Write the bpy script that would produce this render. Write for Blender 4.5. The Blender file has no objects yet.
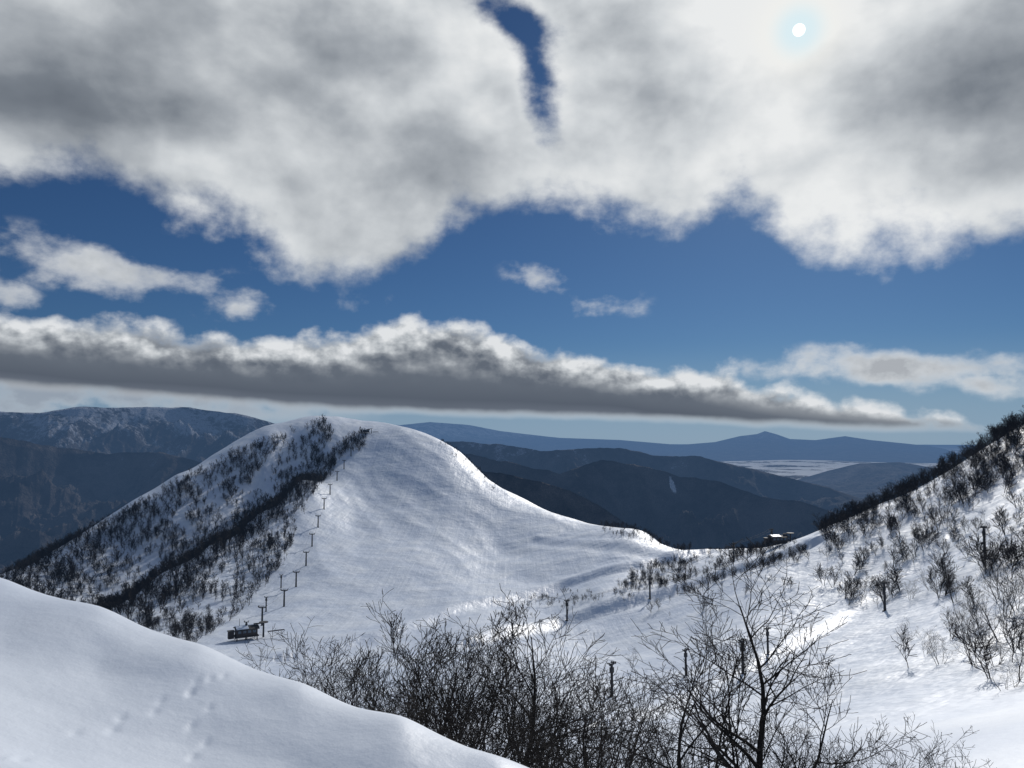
import bpy, math, random
import numpy as np
from mathutils import Vector, Matrix

random.seed(7); rng=np.random.default_rng(11)
F=769.0; HZ=440.0
TH=math.atan((HZ-384)/F)

# ---------------------------------------------------------------- survey helpers (bearing + slope of sight line)
def sight(u,v):
    x=(np.asarray(u,float)-512)/F; c=(384-np.asarray(v,float))/F
    dx=x; dy=math.cos(TH)-c*math.sin(TH); dz=math.sin(TH)+c*math.cos(TH)
    return np.arctan2(dx,dy), dz/np.hypot(dx,dy)
def unsight(az,f):
    dx=np.sin(az); dy=np.cos(az); dz=f
    yy=dy*math.cos(TH)+dz*math.sin(TH); zz=-dy*math.sin(TH)+dz*math.cos(TH)
    return 512+F*dx/yy, 384-F*zz/yy

# ---------------------------------------------------------------- noise
def gnoise(x,y,seed=0):
    xi=np.floor(x).astype(np.int64); yi=np.floor(y).astype(np.int64)
    fx=x-xi; fy=y-yi
    def g(ix,iy,ax,ay):
        h=(ix*374761393+iy*668265263+seed*69069+12345)&0xffffffff
        h=((h^(h>>13))*1274126177)&0xffffffff
        h=(h^(h>>16))&0xffff
        a=h*(2*math.pi/65536)
        return np.cos(a)*ax+np.sin(a)*ay
    sx=fx*fx*fx*(fx*(fx*6-15)+10); sy=fy*fy*fy*(fy*(fy*6-15)+10)
    a=g(xi,yi,fx,fy); b=g(xi+1,yi,fx-1,fy); c=g(xi,yi+1,fx,fy-1); d=g(xi+1,yi+1,fx-1,fy-1)
    return (a+(b-a)*sx)*(1-sy)+(c+(d-c)*sx)*sy

# ---------------------------------------------------------------- near / mid terrain control points
ctrl=[]   # az, logd, f
def cp(u,v,d):
    a,f=sight(u,v); ctrl.append((float(a),math.log(d),float(f)))
def cz(az,d,z): ctrl.append((az,math.log(d),z/d))
hump=[(-260,21,530),(-130,20,548),(0,18,577),(100,16,607),(200,14,645),(300,12.5,686),(400,11,725),(500,10,766),
      (600,9,808),(750,8,870),(900,7.5,915),(1050,7.5,950),(1250,7.5,980)]
for u,d,v in hump:
    a,f=sight(u,v); a=float(a); zc=float(f)*d
    cz(a,1.0,-2.3); cz(a,2.0,-2.4)
    cz(a,d*0.33,min(-2.9,-2.4+(zc+2.4)*.8)); 
    cz(a,d*0.6,zc-.58); cz(a,d*.82,zc-.32)
    cz(a,d,zc)
    cz(a,d*1.35,zc-d*0.35*0.5)
    if u<550: cz(a,d*2.0,zc-d*1.0*0.52)
for t in [
 (-200,760,60),(0,760,60),(200,790,45),(400,800,40),(520,805,30),(650,810,30),(800,800,28),(950,770,28),(1100,740,30),(1250,720,30),
 (600,757,60),(750,752,60),(900,728,60),(1050,700,60),(1200,660,60),
 (-200,700,150),(0,715,120),(150,735,110),(300,745,100),(450,742,100),(600,728,100),(750,717,100),(900,682,100),(1050,640,100),(1200,590,100),
 (600,702,150),(740,676,150),(900,636,150),(1050,572,150),(1200,500,150),
 (300,705,190),(400,692,200),(500,676,200),(600,677,200),(740,640,200),(885,606,200),(1050,515,200),(1200,430,210),
 (600,640,300),(740,592,300),(860,547,300),(950,492,300),(1050,428,300),(1200,350,320),
 (1024,426,330),(980,451,345),(930,482,360),(880,505,375),(840,523,390),(800,538,410),(760,546,435),(720,549,455),(690,551,480),(1100,387,330),(1200,332,360),
 (1024,470,420),(930,520,450),(840,550,500),(760,570,540),(690,580,590),
 (-200,680,300),(0,672,280),(100,685,230),(100,655,320),(0,632,420),(-150,650,420),(100,628,410),(200,662,300),(300,662,285),(400,642,305),(500,621,340),
 (210,650,335),(250,640,355),(300,611,420),(330,570,510),(350,520,650),(370,468,790),(370,430,900),
 (430,560,520),(420,600,420),(430,500,700),(500,545,590),(500,590,440),(600,560,480),(600,590,380),(650,572,420),(690,577,380),(560,600,400),
 (400,430,905),(430,437,885),(455,449,860),(480,475,800),(520,498,740),(550,513,690),(600,525,620),(645,532,560),
 (400,455,1150),(455,480,1080),(520,530,950),(600,555,800),(350,450,1150),
 (-150,640,600),(-60,605,630),(0,577,650),(80,541,700),(130,510,740),(180,480,780),(230,456,820),(270,438,850),(300,430,880),(325,424,900),
 (-150,690,800),(0,625,850),(80,590,900),(180,530,1000),(270,480,1080),
 (110,608,480),(160,576,525),(210,545,580),(260,511,650),(300,481,730),(345,446,850),
 (110,622,560),(165,588,610),(210,556,670),(260,522,740),(300,486,800),
 (60,575,640),(120,545,690),(200,500,750),(250,472,800),
 (180,612,440),(240,580,500),(290,542,570),(325,505,660),
 ]: cp(*t)
for u in (-260,-100,100,300,500,700,900,1100,1280):
    cp(u,585,1600); cp(u,592,3000)
C=np.array(ctrl)
SX=2.6
def tps(r2): return 0.5*r2*np.log(r2+1e-12)
n=len(C); X=np.stack([C[:,0]*SX,C[:,1]],1)
D2=((X[:,None]-X[None])**2).sum(-1)
A=np.zeros((n+3,n+3)); A[:n,:n]=tps(D2)+np.eye(n)*2e-4
A[:n,n]=1; A[:n,n+1:]=X; A[n,:n]=1; A[n+1:,:n]=X.T
W=np.linalg.solve(A,np.concatenate([C[:,2],np.zeros(3)]))
def base_f(az,ld):
    sh=az.shape; a=az.ravel()*SX; l=ld.ravel(); out=np.empty(a.shape)
    for i in range(0,len(a),20000):
        s=slice(i,i+20000)
        r2=(a[s,None]-X[None,:,0])**2+(l[s,None]-X[None,:,1])**2
        out[s]=tps(r2)@W[:n]+W[n]+W[n+1]*a[s]+W[n+2]*l[s]
    return out.reshape(sh)
LD0,LD1=math.log(1.0),math.log(3000.0)
NR,NA=1200,850
AZ0,AZ1=-0.95,0.95
def seg_dist(x,y,pts):
    best=np.full(x.shape,1e9); sd=np.zeros(x.shape)
    for (ax,ay),(bx,by) in zip(pts[:-1],pts[1:]):
        vx,vy=bx-ax,by-ay; L2=vx*vx+vy*vy
        t=np.clip(((x-ax)*vx+(y-ay)*vy)/L2,0,1)
        px,py=x-ax-t*vx,y-ay-t*vy
        dd=np.hypot(px,py); m=dd<best
        best=np.where(m,dd,best); sd=np.where(m,np.sign(vx*py-vy*px),sd)
    return best,sd
_fr=random.Random(3)
FOOT=[(-2.6-.16*i+_fr.uniform(-.08,.08),6.4+.42*i+_fr.uniform(-.08,.08),i%2) for i in range(14)]+[(-6.3+.3*i,7.6+.2*i,i%2) for i in range(5)]+[(-5.2+.1*i,9.6+.35*i,i%2) for i in range(8)]
def detail(x,y,d):
    z=np.zeros(x.shape)
    cell=d*(LD1-LD0)/NR
    for k,(wl,amp) in enumerate([(160,3.0),(70,2.6),(30,1.0),(13,.22),(5,.05),(2.1,.014),(.8,.006)]):
        att=np.clip(d/(wl*2.2),0,1)**1.5*np.clip((wl/(cell*3)-.6),0,1)
        z+=amp*att*gnoise(x/wl+k*17.3,y/(wl*1.25)-k*9.1,k+3)
    att=np.clip((d-300)/250,0,1)
    z+=att*1.3*(.5-np.abs(gnoise((x*.8+y*.35)/26,(y*.8-x*.35)/90,31)))*2
    near=np.clip((40-d)/30,0,1)
    z+=near*(.16*gnoise(x/3.6+y/9,y/4.4,44)+.05*gnoise(x/1.6+y/5,y/1.1,46)+.012*gnoise(x/.5,y/.6,45))*np.clip(d/4,0,1)
    m=d<16
    if m.any():
        zz=z[m]; xm=x[m]; ym=y[m]
        for fx,fy,k in FOOT:
            ox=fx+(.09 if k else -.09); r2=((xm-ox)/.055)**2+((ym-fy)/.11)**2
            zz+=-.022*np.exp(-r2)
        z[m]=zz
    return z
ROADS=[]
def terr(az,d):
    az=np.asarray(az,float); d=np.asarray(d,float)
    f=base_f(az,np.log(d))
    x=d*np.sin(az); y=d*np.cos(az)
    z=f*d+detail(x,y,d)
    for pts,h,w in ROADS:
        dist,sd=seg_dist(x,y,pts)
        z+=h*sd*(dist/w)*np.exp(-(dist/w)**2)*2.0
    return z
def hit(u,v,dmin=40,dmax=1300):
    a,f=sight(u,v); a=float(a); f=float(f)
    ds=np.exp(np.linspace(math.log(dmin),math.log(dmax),700))
    z=terr(np.full(ds.shape,a),ds)
    idx=np.nonzero(z/ds>=f)[0]
    i=idx[0] if len(idx) else int(np.argmax(z/ds))
    return Vector((ds[i]*math.sin(a),ds[i]*math.cos(a),z[i]))
def road(pts,h,w):
    P=[hit(u,v) for u,v in pts]
    return ([(p.x,p.y) for p in P],h,w)
_r=[road([(300,655),(400,632),(470,606),(560,586),(640,566),(695,553)],1.7,9),
    road([(480,640),(560,622),(640,600),(720,575),(800,548)],1.7,8),
    road([(620,720),(700,690),(800,640),(880,590),(940,545)],.55,6),
    road([(540,540),(610,546),(680,560)],.8,7)]
ROADS=_r

# ---------------------------------------------------------------- material helpers
class T:
    def __init__(s,tree): s.t=tree; s.n=tree.nodes; s.l=tree.links
    def node(s,typ,**kw):
        nd=s.n.new(typ)
        for k,v in kw.items(): setattr(nd,k,v)
        return nd
    def setin(s,sock,v):
        if hasattr(v,'is_output'): s.l.new(v,sock)
        else: sock.default_value=v
    def m(s,op,a,b=None,c=None,clamp=False):
        nd=s.node('ShaderNodeMath',operation=op,use_clamp=clamp)
        for i,v in enumerate((a,b,c)):
            if v is not None: s.setin(nd.inputs[i],v)
        return nd.outputs[0]
    def add(s,a,b): return s.m('ADD',a,b)
    def sub(s,a,b): return s.m('SUBTRACT',a,b)
    def mul(s,a,b): return s.m('MULTIPLY',a,b)
    def sstep(s,x,lo,hi,o0=0.,o1=1.):
        nd=s.node('ShaderNodeMapRange',interpolation_type='SMOOTHSTEP')
        s.setin(nd.inputs[0],x); s.setin(nd.inputs[1],lo); s.setin(nd.inputs[2],hi); s.setin(nd.inputs[3],o0); s.setin(nd.inputs[4],o1)
        return nd.outputs[0]
    def lin(s,x,lo,hi,o0=0.,o1=1.):
        nd=s.node('ShaderNodeMapRange')
        s.setin(nd.inputs[0],x); s.setin(nd.inputs[1],lo); s.setin(nd.inputs[2],hi); s.setin(nd.inputs[3],o0); s.setin(nd.inputs[4],o1)
        return nd.outputs[0]
    def mix(s,f,a,b):
        nd=s.node('ShaderNodeMix',data_type='RGBA')
        s.setin(nd.inputs[0],f); s.setin(nd.inputs[6],a); s.setin(nd.inputs[7],b)
        return nd.outputs[2]
    def comb(s,x,y,z):
        nd=s.node('ShaderNodeCombineXYZ'); s.setin(nd.inputs[0],x); s.setin(nd.inputs[1],y); s.setin(nd.inputs[2],z); return nd.outputs[0]
    def noise(s,vec,scale,detail=8,rough=.55,dist=0.,dims='3D'):
        nd=s.node('ShaderNodeTexNoise',noise_dimensions=dims); s.setin(nd.inputs['Vector'],vec)
        nd.inputs['Scale'].default_value=scale; nd.inputs['Detail'].default_value=detail
        nd.inputs['Roughness'].default_value=rough; nd.inputs['Distortion'].default_value=dist
        return nd.outputs[0]
    def curve(s,x,pts):
        nd=s.node('ShaderNodeFloatCurve'); s.setin(nd.inputs['Value'],x); nd.inputs['Factor'].default_value=1
        c=nd.mapping.curves[0]
        c.points[0].location=pts[0]; c.points[-1].location=pts[-1]
        for p in pts[1:-1]: c.points.new(*p)
        nd.mapping.update(); return nd.outputs[0]
    def ramp(s,x,stops):
        nd=s.node('ShaderNodeValToRGB'); s.setin(nd.inputs[0],x); e=nd.color_ramp.elements
        e[0].position,e[0].color=stops[0][0],(*stops[0][1],1); e[1].position,e[1].color=stops[-1][0],(*stops[-1][1],1)
        for p,c in stops[1:-1]:
            q=e.new(p); q.color=(*c,1)
        return nd.outputs[0]
def new_mat(name):
    m=bpy.data.materials.new(name); m.use_nodes=True; m.node_tree.nodes.clear(); return m,T(m.node_tree)
HAZE=(.075,.145,.275,1)  # airlight painted into the materials: blue emission mixed in with distance from origin
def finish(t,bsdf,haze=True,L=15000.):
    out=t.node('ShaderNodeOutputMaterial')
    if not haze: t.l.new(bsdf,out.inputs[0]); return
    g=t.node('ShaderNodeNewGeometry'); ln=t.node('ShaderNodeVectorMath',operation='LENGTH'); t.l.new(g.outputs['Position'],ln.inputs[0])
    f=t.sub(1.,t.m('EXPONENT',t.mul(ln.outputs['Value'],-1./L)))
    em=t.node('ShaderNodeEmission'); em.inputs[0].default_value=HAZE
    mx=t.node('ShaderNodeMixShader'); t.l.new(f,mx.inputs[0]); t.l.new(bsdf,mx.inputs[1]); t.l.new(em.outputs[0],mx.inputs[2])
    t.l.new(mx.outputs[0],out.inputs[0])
def principled(t,col,rough,normal=None,spec=.3):
    b=t.node('ShaderNodeBsdfPrincipled'); t.setin(b.inputs['Base Color'],col); t.setin(b.inputs['Roughness'],rough)
    b.inputs['Specular IOR Level'].default_value=spec
    if normal is not None: t.l.new(normal,b.inputs['Normal'])
    return b.outputs[0]
def pos(t): return t.node('ShaderNodeNewGeometry').outputs['Position']
def bump(t,h,strength,dist,prev=None):
    b=t.node('ShaderNodeBump'); t.setin(b.inputs['Strength'],strength); b.inputs['Distance'].default_value=dist
    t.l.new(h,b.inputs['Height'])
    if prev is not None: t.l.new(prev,b.inputs['Normal'])
    return b.outputs[0]
def snow_mat():
    m,t=new_mat('snow'); P=pos(t)
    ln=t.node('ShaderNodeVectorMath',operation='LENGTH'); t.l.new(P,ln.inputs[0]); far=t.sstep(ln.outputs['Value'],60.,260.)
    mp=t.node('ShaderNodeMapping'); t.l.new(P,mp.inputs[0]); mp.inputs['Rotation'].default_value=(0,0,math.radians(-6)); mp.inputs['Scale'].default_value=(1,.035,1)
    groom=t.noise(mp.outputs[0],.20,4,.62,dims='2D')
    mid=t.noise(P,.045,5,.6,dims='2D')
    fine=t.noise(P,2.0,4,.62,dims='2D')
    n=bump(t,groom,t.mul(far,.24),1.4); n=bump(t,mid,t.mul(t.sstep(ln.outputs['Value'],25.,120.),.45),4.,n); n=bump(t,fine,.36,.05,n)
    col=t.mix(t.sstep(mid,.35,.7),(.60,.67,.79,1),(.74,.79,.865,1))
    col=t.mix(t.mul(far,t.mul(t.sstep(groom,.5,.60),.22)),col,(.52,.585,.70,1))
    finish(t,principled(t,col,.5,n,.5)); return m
def bark_mat(name,a,b):
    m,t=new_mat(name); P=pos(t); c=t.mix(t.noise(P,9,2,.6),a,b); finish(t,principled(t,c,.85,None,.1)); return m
def plain(name,col,rough=.6,metal=0.):
    m,t=new_mat(name); P=pos(t); nz=t.noise(P,3,3,.6)
    c=t.mix(nz,tuple(x*.7 for x in col)+(1,),tuple(x*1.25 for x in col)+(1,))
    b=t.node('ShaderNodeBsdfPrincipled'); t.l.new(c,b.inputs[0]); b.inputs['Roughness'].default_value=rough; b.inputs['Metallic'].default_value=metal
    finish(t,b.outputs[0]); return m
def range_mat(name,snow,floor=False,scar=None,bright=1.):
    m,t=new_mat(name); P=pos(t)
    pz=t.node('ShaderNodeSeparateXYZ'); t.l.new(P,pz.inputs[0])
    n1=t.noise(P,.0035,6,.68); n2=t.noise(P,.022,5,.72)
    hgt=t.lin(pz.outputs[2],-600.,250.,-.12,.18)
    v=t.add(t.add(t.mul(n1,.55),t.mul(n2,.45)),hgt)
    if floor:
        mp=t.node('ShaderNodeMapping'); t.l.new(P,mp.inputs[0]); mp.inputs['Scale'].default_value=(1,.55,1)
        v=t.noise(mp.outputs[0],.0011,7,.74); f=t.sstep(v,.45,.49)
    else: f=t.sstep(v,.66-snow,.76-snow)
    forest=t.mix(t.sstep(n2,.3,.7),(.010,.010,.013,1),(.070,.062,.060,1))
    forest=t.mix(t.sstep(n1,.42,.62),forest,(.11,.098,.095,1)) if not floor else forest  # lighter noise patches paint sunlit ridges into the forest colour
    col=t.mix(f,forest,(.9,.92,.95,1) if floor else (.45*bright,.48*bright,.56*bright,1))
    if scar:
        (sx,sy,sz,wx,wz)=scar
        w1=t.mul(t.sub(pz.outputs[0],t.add(sx,t.mul(t.sub(n1,.5),90.))),1/wx); w2=t.mul(t.sub(pz.outputs[2],sz),1/wz)
        q=t.m('EXPONENT',t.mul(t.add(t.mul(w1,w1),t.mul(w2,w2)),-1.))
        col=t.mix(t.sstep(t.add(q,t.mul(t.sub(n2,.5),1.6)),.35,.7),col,(.62,.67,.75,1))
    n=bump(t,n2,1.,55.)
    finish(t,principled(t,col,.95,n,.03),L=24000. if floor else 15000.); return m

# ---------------------------------------------------------------- mesh helpers
def mesh_obj(name,verts,faces_q,mat,smooth=True):
    me=bpy.data.meshes.new(name); verts=np.asarray(verts,np.float32)
    q=np.asarray(faces_q,np.int32).reshape(-1,4)
    me.vertices.add(len(verts)); me.vertices.foreach_set('co',verts.ravel())
    me.loops.add(q.size); me.loops.foreach_set('vertex_index',q.ravel())
    me.polygons.add(len(q)); me.polygons.foreach_set('loop_start',np.arange(0,q.size,4,dtype=np.int32))
    me.polygons.foreach_set('use_smooth',np.full(len(q),smooth))
    me.update(calc_edges=True); me.materials.append(mat)
    ob=bpy.data.objects.new(name,me); bpy.context.scene.collection.objects.link(ob); return ob
def grid_faces(nr,na):
    i=np.arange(nr-1)[:,None]*na+np.arange(na-1)[None]
    return np.stack([i,i+1,i+na+1,i+na],-1).reshape(-1,4)
SNOW=snow_mat()
az=np.linspace(AZ0,AZ1,NA); ld=np.linspace(LD0,LD1,NR)
AA,LL=np.meshgrid(az,ld); DD=np.exp(LL); ZZ=terr(AA,DD)
V=np.stack([DD*np.sin(AA),DD*np.cos(AA),ZZ],-1).reshape(-1,3)
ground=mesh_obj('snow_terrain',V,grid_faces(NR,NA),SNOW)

# ---------------------------------------------------------------- valley floor and mountain ranges
az=np.linspace(-1.1,1.1,200); ld=np.linspace(math.log(1500),math.log(120000),160)
AA,LL=np.meshgrid(az,ld); DD=np.exp(LL); xx=DD*np.sin(AA); yy=DD*np.cos(AA)
ZZ=-640+30*gnoise(xx/2500,yy/2500,5)
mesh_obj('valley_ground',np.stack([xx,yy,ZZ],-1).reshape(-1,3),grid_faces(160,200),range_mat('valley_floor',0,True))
def mrange(name,crest,d,front,back,snow,carve=.5,wl=700,seed=1,base=-660,rough=1.0,na=800,nr=200,scar=None,bright=1.):
    cr=[(float(sight(u,v)[0]),float(sight(u,v)[1])) for u,v in crest]
    ca=np.array([c[0] for c in cr]); cf=np.array([c[1] for c in cr])
    az=np.linspace(ca[0],ca[-1],na)
    t=np.concatenate([np.linspace(-1,0,int(nr*.72)),np.linspace(0,1,nr-int(nr*.72)+1)[1:]])
    AA,TT=np.meshgrid(az,t)
    dc=d*(1+.10*gnoise(AA*7+seed,AA*0+seed*.37,seed))
    R=np.where(TT<0,dc+TT*front,dc+TT*back)
    x=R*np.sin(AA); y=R*np.cos(AA)
    fz=np.interp(AA,ca,cf)
    k=wl
    cn=sum(gnoise(AA*d/k*2**i+seed*3.1,AA*0+i*5.5+seed,seed+i)*(.045*rough/1.6**i) for i in range(6))
    Hc=fz*dc-base; Hc=Hc*(1+cn*.6)
    p=1-np.abs(TT); p=np.where(TT<0,p**.85,p)
    warp=gnoise(x/(k*2.2),y/(k*2.2),seed+9)*k*.5
    rd=0; a=1.; s=0
    for i in range(7):
        rd=rd+a*np.abs(gnoise((x+warp)/k*2**i,(y-warp)/k*2**i*.6,seed+20+i))*2.2; s+=a; a*=.56
    rd=rd/s
    z=base+Hc*p*(1-carve*rd*(1-np.clip(p,0,1)**9)) 
    return mesh_obj(name,np.stack([x,y,z],-1).reshape(-1,3),grid_faces(nr,na),range_mat(name+'_cover',snow,scar=scar,bright=bright))
mrange('dark_forest_ridge',[(380,480),(440,463),(480,470),(510,474),(540,481),(570,491),(600,507),(630,525),(680,560),(760,600)],2300,900,700,.0,1.0,420,2)
_a,_f=sight(686,488)
mrange('forested_mountains',[(330,460),(400,446),(450,441),(500,444),(540,451),(575,448),(620,448),(650,455),(700,457),(740,466),(790,478),(830,488),(870,502),(960,530)],6200,2200,1500,.06,1.2,800,3,rough=1.8)
mrange('forested_mountains',[(360,475),(430,462),(470,455),(520,462),(560,472),(600,460),(640,466),(680,478),(720,482),(760,496),(800,502),(860,520),(960,540)],3900,1500,1000,.03,1.25,600,13,rough=2.0,
       scar=(math.sin(float(_a))*3700,0,float(_f)*3700,18,50))
mrange('hazy_mountains',[(720,506),(760,492),(790,482),(830,470),(860,463),(900,462),(940,469),(1000,478),(1100,480),(1250,480)],11000,3500,2500,.03,.9,1500,4)
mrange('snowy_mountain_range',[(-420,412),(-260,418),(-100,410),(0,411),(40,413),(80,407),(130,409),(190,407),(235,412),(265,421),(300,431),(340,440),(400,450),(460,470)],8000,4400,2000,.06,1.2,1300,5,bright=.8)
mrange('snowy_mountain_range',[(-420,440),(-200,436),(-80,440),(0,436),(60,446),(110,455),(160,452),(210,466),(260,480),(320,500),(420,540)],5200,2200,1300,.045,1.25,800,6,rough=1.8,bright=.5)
mrange('far_mountain_range',[(100,440),(200,432),(300,428),(335,421),(345,418),(355,423),(375,423),(400,425),(430,422),(470,425),(500,431),(560,438),(620,440),(680,445),(715,442),(740,436),(757,434),(765,431),(776,434),(790,439),(815,440),(845,436),(870,440),(900,443),(930,446),(945,449),(970,458),(1050,462),(1250,466)],34000,9000,5000,.03,.6,3500,7,rough=.6)

# ---------------------------------------------------------------- bare trees
def gen_tree(rs,height,stems,nb,levels,r0,lean=.25,upward=.25):
    chains=[]
    def rv():
        v=Vector((rs.gauss(0,1),rs.gauss(0,1),rs.gauss(0,1))); return v.normalized()
    def grow(p,d,L,r,lev):
        k=[9,6,4,3][min(lev,3)]; pts=[p.copy()]; rad=[r]; dirs=[d]
        for i in range(k):
            d=(d+rv()*(.15+.06*lev)+Vector((0,0,upward*(.35 if lev else .2)))).normalized()
            p=p+d*(L/k); pts.append(p.copy()); rad.append(r*(1-.86*(i+1)/k)); dirs.append(d)
        chains.append((pts,rad))
        if lev>=levels: return
        cnt=nb[lev]
        for j in range(cnt):
            t=(.22 if lev==0 else .15)+(.80)*((j+rs.random()*.8)/cnt); t=min(t,.98)
            q=t*k; i=min(int(q),k-1); w=q-i
            pp=pts[i].lerp(pts[i+1],w); rr=(rad[i]*(1-w)+rad[i+1]*w)
            side=dirs[i].cross(rv()).normalized(); a=rs.uniform(.45,1.0)
            dd=(dirs[i]*math.cos(a)+side*math.sin(a)).normalized()
            grow(pp,dd,L*rs.uniform(.36,.62)*(1.2-.55*t),max(rr*.62,.0055),lev+1)
    for s in range(stems):
        a=rs.uniform(0,6.28); l=lean*rs.uniform(.4,1.6) if stems>1 else lean*.5
        d=Vector((math.cos(a)*l,math.sin(a)*l,1)).normalized()
        grow(Vector((math.cos(a)*.12*(stems>1),math.sin(a)*.12*(stems>1),-.5)),d,height*rs.uniform(.72,1.0),r0*rs.uniform(.6,1),0)
    return chains
def chains_geo(chains,sides,rmin=0.,rscale=1.):
    vs=[];fs=[];base=0
    for pts,rad in chains:
        for i,p in enumerate(pts):
            t=(pts[min(i+1,len(pts)-1)]-pts[max(i-1,0)]).normalized()
            a=t.cross(Vector((.3,.95,.1))).normalized(); b=t.cross(a)
            r=max(rad[i]*rscale,rmin)
            for s in range(sides):
                w=2*math.pi*s/sides; vs.append(tuple(p+a*(r*math.cos(w))+b*(r*math.sin(w))))
        for i in range(len(pts)-1):
            for s in range(sides):
                s2=(s+1)%sides
                fs.append((base+i*sides+s,base+i*sides+s2,base+(i+1)*sides+s2,base+(i+1)*sides+s))
        base+=len(pts)*sides
    return np.array(vs,np.float32),np.array(fs,np.int32)
BARK=bark_mat('bark',(.018,.016,.015,1),(.05,.043,.038,1))
BARKF=bark_mat('bark_distant',(.020,.018,.018,1),(.045,.040,.039,1))
near_meshes=[]; near_h=[]
rs=random.Random(5)
spec=[(6.5,1,(13,7,4),.105,.2),(5.2,3,(8,5,3),.06,.35),(4.6,4,(7,4,3),.045,.45),(5.5,3,(8,5,3),.055,.4),(4.2,5,(6,4,3),.04,.5),(5.0,2,(10,5,3),.075,.35),(5.0,4,(7,5,3),.045,.3),(6.2,2,(12,7,4),.10,.45)]
for i,(h,st,nb,r0,ln) in enumerate(spec):
    v,f=chains_geo(gen_tree(rs,h,st,nb,3,r0,ln),4 if i in (0,7) else 3,.0062,1.1)
    ob=mesh_obj('bare_tree',v,f,BARK); me=ob.data; near_meshes.append(me); near_h.append(float(np.percentile(v[:,2],99.7))); bpy.data.objects.remove(ob)
def place_tree(u,d,k,vtop,rot,sxy=1.):
    a=float(sight(u,700)[0]); z=float(terr(np.array([a]),np.array([d]))[0])
    zt=float(sight(u,vtop)[1])*d; scale=(zt-z)/near_h[k]
    ob=bpy.data.objects.new('bare_tree',near_meshes[k]); bpy.context.scene.collection.objects.link(ob)
    ob.location=(d*math.sin(a),d*math.cos(a),z-.05); ob.rotation_euler=(rs.uniform(-.06,.06),rs.uniform(-.06,.06),rot); ob.scale=(scale*sxy,scale*sxy,scale)
    return ob
o=place_tree(752,20,0,546,2.2,1.35); o.rotation_euler=(.0,.14,2.2)
o=place_tree(742,20.6,7,588,.9,1.15); o.rotation_euler=(.0,-.04,.9)
o=place_tree(704,23,5,612,2.1,1.15)
for u,d,k,vt in [(292,30,2,640),(315,34,3,636),(338,31,1,626),(362,29,6,622),(385,33,3,624),(408,30,4,612),(430,29,1,602),(455,32,6,600),(478,30,3,600),(500,28,5,608),(520,31,2,628),(543,28,1,632),
   (565,30,3,645),(590,26,6,645),(612,29,5,650),(640,25,2,672),(400,24,2,660),(445,23,4,665),(495,22,6,668),(548,20,2,690),
   (600,19,4,700),(650,18,6,710),(690,17,2,728),(570,16,2,725),(622,16,6,730),(665,22,1,690),(580,23,1,672),
   (790,18,2,735),(845,20,6,730),(896,20,3,690),(918,20,2,715),(770,22,4,705),(505,18,2,705),(455,19,6,695),(350,27,4,655),(470,25,1,640),(420,27,3,640),(325,29,6,655),(870,19,1,725),(815,22,1,715)]:
    place_tree(u,d,k,vt,rs.uniform(0,6.28),1.25)
for u,v,k,s in [(632,672,0,.85),(652,690,5,.7),(706,650,3,.95),(1015,650,3,1.4),(975,665,1,1.1),(950,640,2,1.1),(1000,600,3,1.4),(955,603,1,1.2),(925,655,2,.9),
   (1020,560,5,1.6),(985,575,3,1.3),(930,590,4,1.1),(1040,620,1,1.6),(1060,680,2,1.4),(940,665,4,.9),(850,600,4,.8),(1005,690,4,.8),
   (1000,640,5,1.4),(980,625,6,1.2),(1018,610,6,1.5),(995,665,6,1.1),(1010,580,3,1.4),(1022,680,1,1.2),(965,635,3,1.2),(1005,620,1,1.4),(910,600,6,1.0),(900,650,6,.9)]:
    p=hit(u,v,60); ob=bpy.data.objects.new('bare_tree',near_meshes[k]); bpy.context.scene.collection.objects.link(ob)
    ob.location=p-Vector((0,0,.1)); ob.rotation_euler=(0,0,rs.uniform(0,6.28)); ob.scale=(s*1.1,s*1.1,s)

def template(rs,h,st,nb,lev,r0,ln,rmin,sides=3):
    ch=gen_tree(rs,h,st,nb,lev,r0,ln); ch=[([p for i,p in enumerate(a) if i%2==0 or i==len(a)-1],[r for i,r in enumerate(b) if i%2==0 or i==len(b)-1]) for a,b in ch]
    return chains_geo(ch,sides,rmin)
midT=[template(rs,5.5,rs.choice([1,2,3]),(9,4),2,.09,.35,.030) for _ in range(6)]
farT=[template(rs,6,rs.choice([1,2]),(9,2),2,.14,.3,.06) for _ in range(6)]
def inpoly(u,v,poly):
    r=np.zeros(u.shape,bool); m=len(poly)
    for i in range(m):
        x1,y1=poly[i]; x2,y2=poly[(i+1)%m]
        c=((y1>v)!=(y2>v))&(u<(x2-x1)*(v-y1)/((y2-y1)+1e-9)+x1); r^=c
    return r
line1=[(262,622),(284,603),(296,583),(306,562),(312,543),(318,524),(324,506),(330,491),(337,477),(344,465),(351,453)]
P1=[hit(u,v+4) for u,v in line1]
P1b=[hit(u,v) for u,v in [(246,640),(266,612),(281,588)]]
P2=[hit(u,v,60) for u,v in [(612,697),(743,674),(885,611),(985,557)]]
P3=[hit(u,v,60) for u,v in [(686,676),(768,655)]]
P4=[hit(u,v,60) for u,v in [(567,622),(650,600),(734,562),(772,546)]]
NCAND=300000
cx=rng.uniform(-560,520,NCAND); cy=rng.uniform(70,1000,NCAND); ca=np.arctan2(cx,cy); cd=np.hypot(cx,cy)
ok=np.abs(ca)<.75; cx,cy,ca,cd=cx[ok],cy[ok],ca[ok],cd[ok]
czz=terr(ca,cd); cu,cv=unsight(ca,czz/cd)
cl=gnoise(cx/28,cy/28,77)+.6*gnoise(cx/10,cy/10,78)
dens=np.zeros(cx.shape); hs=np.ones(cx.shape)
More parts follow.
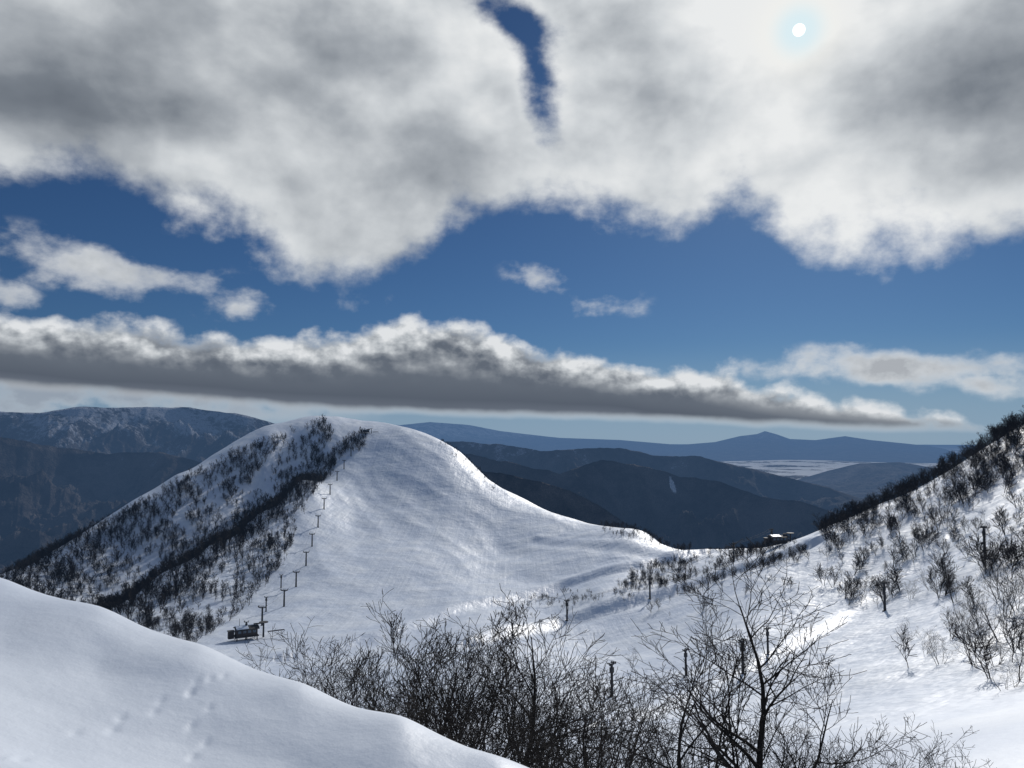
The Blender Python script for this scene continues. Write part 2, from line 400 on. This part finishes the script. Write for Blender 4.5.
def reg(poly,dn,clump,h=1.):
    m=inpoly(cu,cv,poly); val=dn*np.clip(1+clump*cl*2.2,0,2.5); up=m&(val>dens); dens[up]=val[up]; hs[up]=h
reg([(-60,625),(0,580),(130,511),(230,456),(325,420),(334,438),(250,486),(190,528),(130,568),(60,612),(-20,645)],.85,.6,1.2)
reg([(0,600),(190,495),(300,432),(335,436),(300,480),(200,560),(110,612),(40,605)],.55,1.2,1.1)
reg([(345,440),(368,430),(366,445),(340,470),(295,505),(225,562),(140,628),(96,612),(200,543),(290,478),(335,450)],1.0,.2,1.15)
reg([(335,468),(312,500),(286,560),(250,606),(190,650),(110,625),(240,540)],.60,.9,1.0)
reg([(820,530),(880,497),(1024,415),(1110,370),(1110,450),(1024,480),(940,513),(820,556)],1.0,.5,1.0)
reg([(815,560),(940,505),(1110,450),(1110,560),(900,610),(830,605)],.32,1.8,1.0)
reg([(860,670),(880,600),(1110,540),(1110,690)],.13,1.6,.9)
reg([(612,594),(640,570),(700,556),(800,543),(815,560),(740,576),(690,594),(625,606)],.90,.8,.66)
reg([(498,616),(530,598),(600,588),(604,600),(560,612),(505,624)],.80,1.0,.5)
reg([(640,606),(760,570),(860,560),(860,600),(760,620),(660,620)],.05,1.5,.6)
reg([(440,438),(500,480),(495,492),(440,448)],.16,1.,.6)
reg([(600,520),(690,546),(690,556),(600,532)],.3,1.,.6)
reg([(0,600),(60,590),(150,640),(100,660),(0,640)],.4,1.)
dens*=np.where(cd>430,.5,.40)
acc=rng.random(cx.shape)<dens*.55
acc&=~inpoly(cu,cv,[(285,440),(300,430),(320,426),(300,442),(268,474),(245,497),(256,475)])|(rng.random(cx.shape)<.15)
dl,_=seg_dist(cx,cy,[(p.x,p.y) for p in P1]); acc&=dl>9
for p in P2+P3+P4+P1b: acc&=np.hypot(cx-p.x,cy-p.y)>7
idx=np.nonzero(acc)[0]
def scatter(name,idx,temps):
    VV=[];FF=[];b=0
    for i in idx:
        v,f=temps[rng.integers(len(temps))]; a=rng.uniform(0,6.28); s=hs[i]*rng.uniform(.5,1.35)
        c,sn=math.cos(a)*s*1.1,math.sin(a)*s*1.1
        w=np.empty_like(v); w[:,0]=v[:,0]*c-v[:,1]*sn+cx[i]; w[:,1]=v[:,0]*sn+v[:,1]*c+cy[i]; w[:,2]=v[:,2]*s+czz[i]
        VV.append(w); FF.append(f+b); b+=len(v)
    if VV: mesh_obj(name,np.concatenate(VV),np.concatenate(FF),BARKF,False)
scatter('distant_bare_trees',[i for i in idx if cd[i]>430],farT)
scatter('hillside_bare_trees',[i for i in idx if cd[i]<=430],midT)

# ---------------------------------------------------------------- ski lift
STEEL=plain('dark_steel',(.025,.025,.028),.7,.0); WOOD=plain('dark_cladding',(.05,.04,.036),.8); GLASS=plain('station_window',(.10,.14,.18),.15); RSNOW=SNOW
import bmesh
def bm_box(bm,c,s,rot=None,mi=0):
    r=bmesh.ops.create_cube(bm,size=1); vs=r['verts']
    bmesh.ops.scale(bm,vec=s,verts=vs)
    if rot: bmesh.ops.rotate(bm,cent=(0,0,0),matrix=rot,verts=vs)
    bmesh.ops.translate(bm,vec=c,verts=vs)
    for f in {f for v in vs for f in v.link_faces}: f.material_index=mi
def bm_cyl(bm,c,r1,r2,h,rot=None,seg=12,mi=0):
    r=bmesh.ops.create_cone(bm,cap_ends=True,segments=seg,radius1=r1,radius2=r2,depth=h); vs=r['verts']
    if rot: bmesh.ops.rotate(bm,cent=(0,0,0),matrix=rot,verts=vs)
    bmesh.ops.translate(bm,vec=c,verts=vs)
    for f in {f for v in vs for f in v.link_faces}: f.material_index=mi
def bm_mesh(name,bm,mats):
    me=bpy.data.meshes.new(name); bm.to_mesh(me); bm.free()
    for m in mats: me.materials.append(m)
    return me
bm=bmesh.new(); RX=Matrix.Rotation(math.pi/2,3,'X'); RY=Matrix.Rotation(math.pi/2,3,'Y')
bm_cyl(bm,(0,0,4),.50,.38,9.4); bm_box(bm,(0,0,8.6),(3.6,.4,.45)); bm_box(bm,(0,0,-.3),(1.4,1.4,.7))
for sx in (-1,1):
    bm_box(bm,(sx*1.7,0,8.95),(.2,2.4,.3)); bm_box(bm,(sx*.95,0,8.2),(1.6,.12,.14),Matrix.Rotation(-sx*.35,3,'Y'))
    for k in range(4): bm_cyl(bm,(sx*1.84,-1.05+k*.7,9.1),.26,.26,.14,RY,10)
bm_box(bm,(0,-.5,9.3),(1.6,.5,.08))
for k in range(16): bm_box(bm,(0,-.62,.8+k*.5),(.4,.04,.04))
bm_box(bm,(-.2,-.62,4.6),(.05,.05,8.2)); bm_box(bm,(.2,-.62,4.6),(.05,.05,8.2))
PYL=bm_mesh('ski_lift_pylon',bm,[STEEL])
bm=bmesh.new()
bm_cyl(bm,(0,0,2.7),.30,.24,6.6); bm_box(bm,(0,0,6.0),(1.5,.24,.24)); bm_box(bm,(.6,0,6.2),(.12,1.2,.2)); bm_box(bm,(-.6,0,6.2),(.12,1.2,.2)); bm_box(bm,(0,0,5.0),(.75,.6,1.0)); bm_box(bm,(0,0,-.2),(.9,.9,.5))
for sx in (-1,1):
    for k in range(3): bm_cyl(bm,(sx*.72,-.4+k*.4,6.32),.16,.16,.1,RY,10)
POLE=bm_mesh('ski_lift_pole',bm,[STEEL])
def put(me,name,p,rz,s=1.):
    ob=bpy.data.objects.new(name,me); bpy.context.scene.collection.objects.link(ob); ob.location=p; ob.rotation_euler=(0,0,rz); ob.scale=(s,)*3; return ob
def cable(name,P,off,h):
    ch=[]
    for sx in (-1,1):
        pts=[]
        for i,(a,b) in enumerate(zip(P[:-1],P[1:])):
            dd=(b-a); side=Vector((dd.y,-dd.x,0)).normalized()*off*sx; L=dd.length
            for k in range(6):
                t=k/6; pts.append(a+dd*t+side+Vector((0,0,h-L*.06*t*(1-t)*1.2)))
        pts.append(P[-1]+side+Vector((0,0,h))); ch.append((pts,[.035]*len(pts)))
    v,f=chains_geo(ch,4); return mesh_obj(name,v,f,STEEL)
rz=math.atan2(P1[-1].y-P1[0].y,P1[-1].x-P1[0].x)-math.pi/2
for p in P1: put(PYL,'ski_lift_pylon',p,rz,.98)
cable('ski_lift_cable',P1,1.8,9.0)
for p in P1b: put(POLE,'ski_lift_pole',p,rz,1.2)
for p in P2: put(POLE,'ski_lift_pole',p,.9,1.0)
for p in P4: put(POLE,'ski_lift_pole',p,.9,1.35)
for p in P3: put(POLE,'ski_lift_pole',p,.9,.85)
cable('ski_lift_cable',P4,.97,8.5)
def station():
    bm=bmesh.new()
    bm_box(bm,(0,0,2.6),(9,5,3.0),mi=1); bm_box(bm,(0,0,.9),(10,6,.5),mi=0)
    for sx in (-1,1):
        for sy in (-1,1): bm_box(bm,(sx*4.3,sy*2.5,-.6),(.4,.4,3.0),mi=0)
    for k in range(4): bm_box(bm,(-3.2+k*2.1,-2.53,3.0),(1.3,.08,1.1),mi=2)
    bm_box(bm,(0,-1.6,4.55),(10.4,3.7,.25),Matrix.Rotation(.28,3,'X'),0); bm_box(bm,(0,1.6,4.55),(10.4,3.7,.25),Matrix.Rotation(-.28,3,'X'),0)
    bm_box(bm,(0,1.6,4.86),(9.6,3.0,.3),Matrix.Rotation(-.28,3,'X'),3)
    bm_box(bm,(-2,-1.6,4.83),(5.2,3.0,.22),Matrix.Rotation(.28,3,'X'),3)
    bm_cyl(bm,(7.5,0,2.5),.45,.35,6.5,mi=0); bm_cyl(bm,(7.5,0,5.9),2.0,2.0,.3,seg=24,mi=0); bm_box(bm,(5.6,0,5.6),(5,.5,.5),mi=0)
    bm_box(bm,(-6.5,0,1.8),(2.4,2.4,3),mi=1); bm_box(bm,(-6.5,0,3.5),(2.9,2.9,.3),mi=0); bm_cyl(bm,(-3,0,6.6),.12,.08,4,mi=0)
    for k in range(9): bm_box(bm,(9.5+k*.9,-.4+.3*math.sin(k*2.),.9),(.07,.07,1.9),mi=0)
    bm_box(bm,(13,-.3,1.6),(7.5,.06,.5),mi=0)
    return bm_mesh('ski_lift_station',bm,[STEEL,WOOD,GLASS,RSNOW])
ST=station()
put(ST,'ski_lift_station',hit(778,546)+Vector((0,0,.8)),.15,.85)
put(ST,'ski_lift_station',hit(246,640)+Vector((0,0,.8)),.5,.95)
put(ST,'ski_lift_station',hit(366,434)+Vector((0,0,.6)),.2,.8)

# ---------------------------------------------------------------- sky with clouds
SA,SF=sight(799,30); SA=float(SA); SE=math.atan(float(SF))
sd=Vector((math.sin(SA)*math.cos(SE),math.cos(SA)*math.cos(SE),math.sin(SE)))
w=bpy.data.worlds.new('World'); bpy.context.scene.world=w; w.use_nodes=True; w.node_tree.nodes.clear(); t=T(w.node_tree)
try: w.cycles.sampling_method='NONE'
except Exception as e: print(e)
tc=t.node('ShaderNodeTexCoord'); nrm=t.node('ShaderNodeVectorMath',operation='NORMALIZE'); t.l.new(tc.outputs['Generated'],nrm.inputs[0])
sep=t.node('ShaderNodeSeparateXYZ'); t.l.new(nrm.outputs[0],sep.inputs[0]); x,y,z=sep.outputs
azn=t.m('ARCTAN2',x,y); el=t.m('DIVIDE',z,t.m('MAXIMUM',t.m('SQRT',t.add(t.mul(x,x),t.mul(y,y))),.02))
tt=t.lin(azn,-1.,1.,0.,1.)
def EC(pts):
    L=[]
    for u,v in pts:
        a,f=sight(u,v); L.append(((float(a)+1)/2,float(f)+.1))
    L=[(0.,L[0][1])]+L+[(1.,L[-1][1])]
    return t.sub(t.curve(tt,L),.1)
Pa=t.comb(azn,t.mul(el,1.2),0.)
def blob(u,v,su,sv,rot=0.):
    a,f=sight(u,v); dx=t.mul(t.sub(azn,float(a)),F); dy=t.mul(t.sub(el,float(f)),-F)
    c,s=math.cos(rot),math.sin(rot)
    p=t.mul(t.add(t.mul(dx,c),t.mul(dy,s)),1/su); q=t.mul(t.sub(t.mul(dy,c),t.mul(dx,s)),1/sv)
    return t.m('EXPONENT',t.mul(t.add(t.mul(p,p),t.mul(q,q)),-1.))
dt=t.node('ShaderNodeVectorMath',operation='DOT_PRODUCT'); t.l.new(nrm.outputs[0],dt.inputs[0]); dt.inputs[1].default_value=sd
ang=t.m('ARCCOSINE',t.m('MINIMUM',dt.outputs['Value'],1.))
glow=t.m('EXPONENT',t.mul(ang,-1/.14)); glow2=t.m('EXPONENT',t.mul(t.mul(ang,ang),-1/(.042**2)))
nA=t.noise(Pa,5.2,8,.54,.06,'2D')
off=t.node('ShaderNodeVectorMath',operation='ADD'); t.l.new(Pa,off.inputs[0]); off.inputs[1].default_value=(.015,.045,0)
nB=t.noise(off.outputs[0],5.2,4,.48,.06,'2D')
relief=t.sub(nA,nB)
off2=t.node('ShaderNodeVectorMath',operation='ADD'); t.l.new(Pa,off2.inputs[0]); off2.inputs[1].default_value=(5.3,2.7,0)
nL=t.noise(off2.outputs[0],3.0,3,.45,.0,'2D')
E1=EC([(-120,165),(0,180),(90,180),(160,194),(220,216),(280,250),(330,276),(375,290),(410,270),(435,238),(460,208),(520,210),(580,228),(640,232),(690,208),(735,186),(765,202),(800,230),(850,238),(900,224),(950,226),(1024,212),(1150,190)])
s1=t.mul(t.sub(el,E1),1/.085)
hole=t.add(t.mul(blob(538,88,26,62,-.20),1.35),t.mul(blob(508,16,62,24,.4),1.0))
d1=t.sub(t.add(t.add(t.m('MINIMUM',s1,1.05),.14),t.mul(t.sub(nA,.5),2.0)),t.add(hole,0.))
fineE=t.noise(Pa,26,5,.6,.0,'2D')
d1=t.add(d1,t.mul(t.sub(fineE,.5),.55))
a1=t.sstep(d1,-.12,.62)
core=t.add(t.mul(blob(30,90,350,58,.05),.80),t.mul(blob(985,85,95,70,.2),1.05))
core=t.add(core,t.mul(blob(330,50,160,50,.1),.28)); core=t.add(core,t.mul(blob(660,90,80,50,.5),.10))
over=t.sstep(el,.58,.95)
back=t.sstep(y,.45,-.2)
ob_=t.m('MAXIMUM',over,back)
th=t.add(t.add(t.mul(t.m('MINIMUM',d1,1.6),.14),t.mul(core,.46)),t.mul(t.sub(nL,.5),.62))
th=t.sub(t.add(th,.11),t.mul(relief,.95)); th=t.sub(th,t.mul(glow,.50)); th=t.add(th,t.mul(ob_,.6))
c1=t.ramp(th,[(0.,(.82,.835,.84)),(.2,(.62,.65,.675)),(.42,(.38,.41,.445)),(.68,(.19,.215,.25)),(1.,(.115,.135,.165))])
Pb=t.comb(azn,t.mul(el,1.35),3.)
nb=t.noise(Pb,17,6,.52,.0,'2D')
offb=t.node('ShaderNodeVectorMath',operation='ADD'); t.l.new(Pb,offb.inputs[0]); offb.inputs[1].default_value=(.005,.014,0)
nb2=t.noise(offb.outputs[0],17,4,.5,.0,'2D')
rb=t.sub(nb,nb2)
TP=EC([(-200,300),(0,310),(90,316),(180,328),(270,336),(330,332),(385,318),(440,319),(490,331),(560,346),(610,354),(660,368),(715,368),(760,379),(820,392),(890,405),(968,416),(1020,440),(1150,470)])
BT=EC([(-200,375),(0,386),(100,393),(200,401),(300,409),(450,415),(600,419),(750,425),(880,430),(968,430),(1020,430),(1150,430)])
thick=t.m('MAXIMUM',t.sub(TP,BT),.014)
hh=t.m('DIVIDE',t.sub(el,BT),thick)
top=t.add(t.mul(t.sub(TP,el),1/.022),t.mul(t.sub(nb,.5),3.0))
bot=t.add(t.mul(t.sub(el,BT),1/.008),t.mul(t.sub(nb,.5),.8))
a2=t.mul(t.sstep(top,-.15,.9),t.sstep(bot,-.6,1.4))
rightness=t.sstep(azn,.1,.45)
up=t.sstep(hh,.25,.75)
sh2=t.add(t.add(hh,t.mul(up,t.add(t.mul(t.sub(nb,.5),.6),t.mul(rb,1.35)))),t.mul(rightness,.28))
sh2=t.add(sh2,t.mul(t.sub(nL,.5),.3))
c2=t.ramp(sh2,[(0.,(.15,.175,.22)),(.2,(.095,.115,.15)),(.42,(.125,.148,.185)),(.62,(.25,.275,.31)),(.80,(.47,.50,.53)),(1.,(.74,.76,.78))])
small=t.mul(blob(95,268,150,24,.13),1.2)
for b in [(205,292,62,20,.35,1.1),(30,250,60,22,.1,1.05),(5,298,30,18,.2,.9),(538,277,36,20,.2,.95),(603,305,46,18,0.,.85),(888,368,105,18,.06,1.7),(975,382,50,13,.12,1.2),(830,360,52,16,-.1,1.15),
          (970,190,40,20,0,.6)]:
    small=t.m('MAXIMUM',small,t.mul(blob(*b[:5]),b[5]))
Ps=t.comb(azn,t.mul(el,1.5),7.)
ns=t.noise(Ps,13,7,.56,.0,'2D')
d3=t.add(t.sub(small,.62),t.mul(t.sub(ns,.5),2.4))
a3=t.mul(t.sstep(d3,-.2,.9),t.sstep(small,.14,.45))
c3=t.ramp(t.sub(d3,t.mul(rb,1.6)),[(0.,(.50,.54,.60)),(.35,(.62,.645,.67)),(.9,(.45,.48,.515)),(1.,(.40,.425,.46))])
low=t.mul(t.sstep(azn,-.12,-.42),t.mul(t.sstep(el,.014,.036),t.sstep(el,.085,.06)))
a4=t.mul(low,t.sstep(nb,.30,.62))
sky=t.node('ShaderNodeTexSky',sky_type='NISHITA'); sky.sun_disc=False; sky.sun_elevation=SE; sky.sun_rotation=SA; sky.altitude=1500; sky.air_density=1.0; sky.dust_density=.5; sky.ozone_density=3
tint=t.node('ShaderNodeMix',data_type='RGBA',blend_type='MULTIPLY'); tint.inputs[0].default_value=1; t.l.new(sky.outputs[0],tint.inputs[6]); tint.inputs[7].default_value=(.34,.53,.74,1)
bg1=t.node('ShaderNodeBackground'); t.l.new(tint.outputs[2],bg1.inputs[0]); bg1.inputs[1].default_value=.05
cc=t.mix(a3,c1,c3); cc=t.mix(t.mul(a4,t.sub(1.,a2)),cc,(.32,.36,.42,1)); cc=t.mix(a2,cc,c2)
cc=t.mix(t.mul(ob_,.85),cc,(.115,.16,.25,1))
al=t.sub(1.,t.mul(t.mul(t.sub(1.,a1),t.sub(1.,a2)),t.mul(t.sub(1.,a3),t.sub(1.,t.mul(a4,.8)))))
hz=t.mul(t.sstep(el,.13,.0),.8)
gcol=t.mix(t.sstep(ang,.012,.04),(.66,.86,.93,1),(.95,.93,.86,1))
cc=t.mix(t.mul(glow2,.7),cc,gcol)
disc=t.sstep(ang,.0072,.0056)
cc=t.mix(disc,cc,(2.,2.,2.,1))
al=t.m('MAXIMUM',al,t.m('MAXIMUM',disc,t.mul(glow2,.9)))
bg2=t.node('ShaderNodeBackground'); t.l.new(cc,bg2.inputs[0]); bg2.inputs[1].default_value=1.
bgh=t.node('ShaderNodeBackground'); bgh.inputs[0].default_value=(.24,.345,.48,1)
mh=t.node('ShaderNodeMixShader'); t.l.new(hz,mh.inputs[0]); t.l.new(bg1.outputs[0],mh.inputs[1]); t.l.new(bgh.outputs[0],mh.inputs[2])
mx=t.node('ShaderNodeMixShader'); t.l.new(al,mx.inputs[0]); t.l.new(mh.outputs[0],mx.inputs[1]); t.l.new(bg2.outputs[0],mx.inputs[2])
wo=t.node('ShaderNodeOutputWorld'); t.l.new(mx.outputs[0],wo.inputs[0])

sl=bpy.data.lights.new('sun','SUN'); sl.energy=2.7; sl.angle=math.radians(.6); sl.color=(1,.96,.90)
so=bpy.data.objects.new('sun',sl); so.rotation_euler=sd.to_track_quat('Z','Y').to_euler(); bpy.context.scene.collection.objects.link(so)

cam=bpy.data.cameras.new('camera'); co=bpy.data.objects.new('camera',cam); bpy.context.scene.collection.objects.link(co)
cam.sensor_width=36; cam.lens=36*F/1024; cam.clip_start=.1; cam.clip_end=300000
co.location=(0,0,0); co.rotation_euler=(math.pi/2+TH,0,0); bpy.context.scene.camera=co
sc=bpy.context.scene; sc.view_settings.view_transform='Standard'; sc.view_settings.look='None'; sc.view_settings.exposure=0
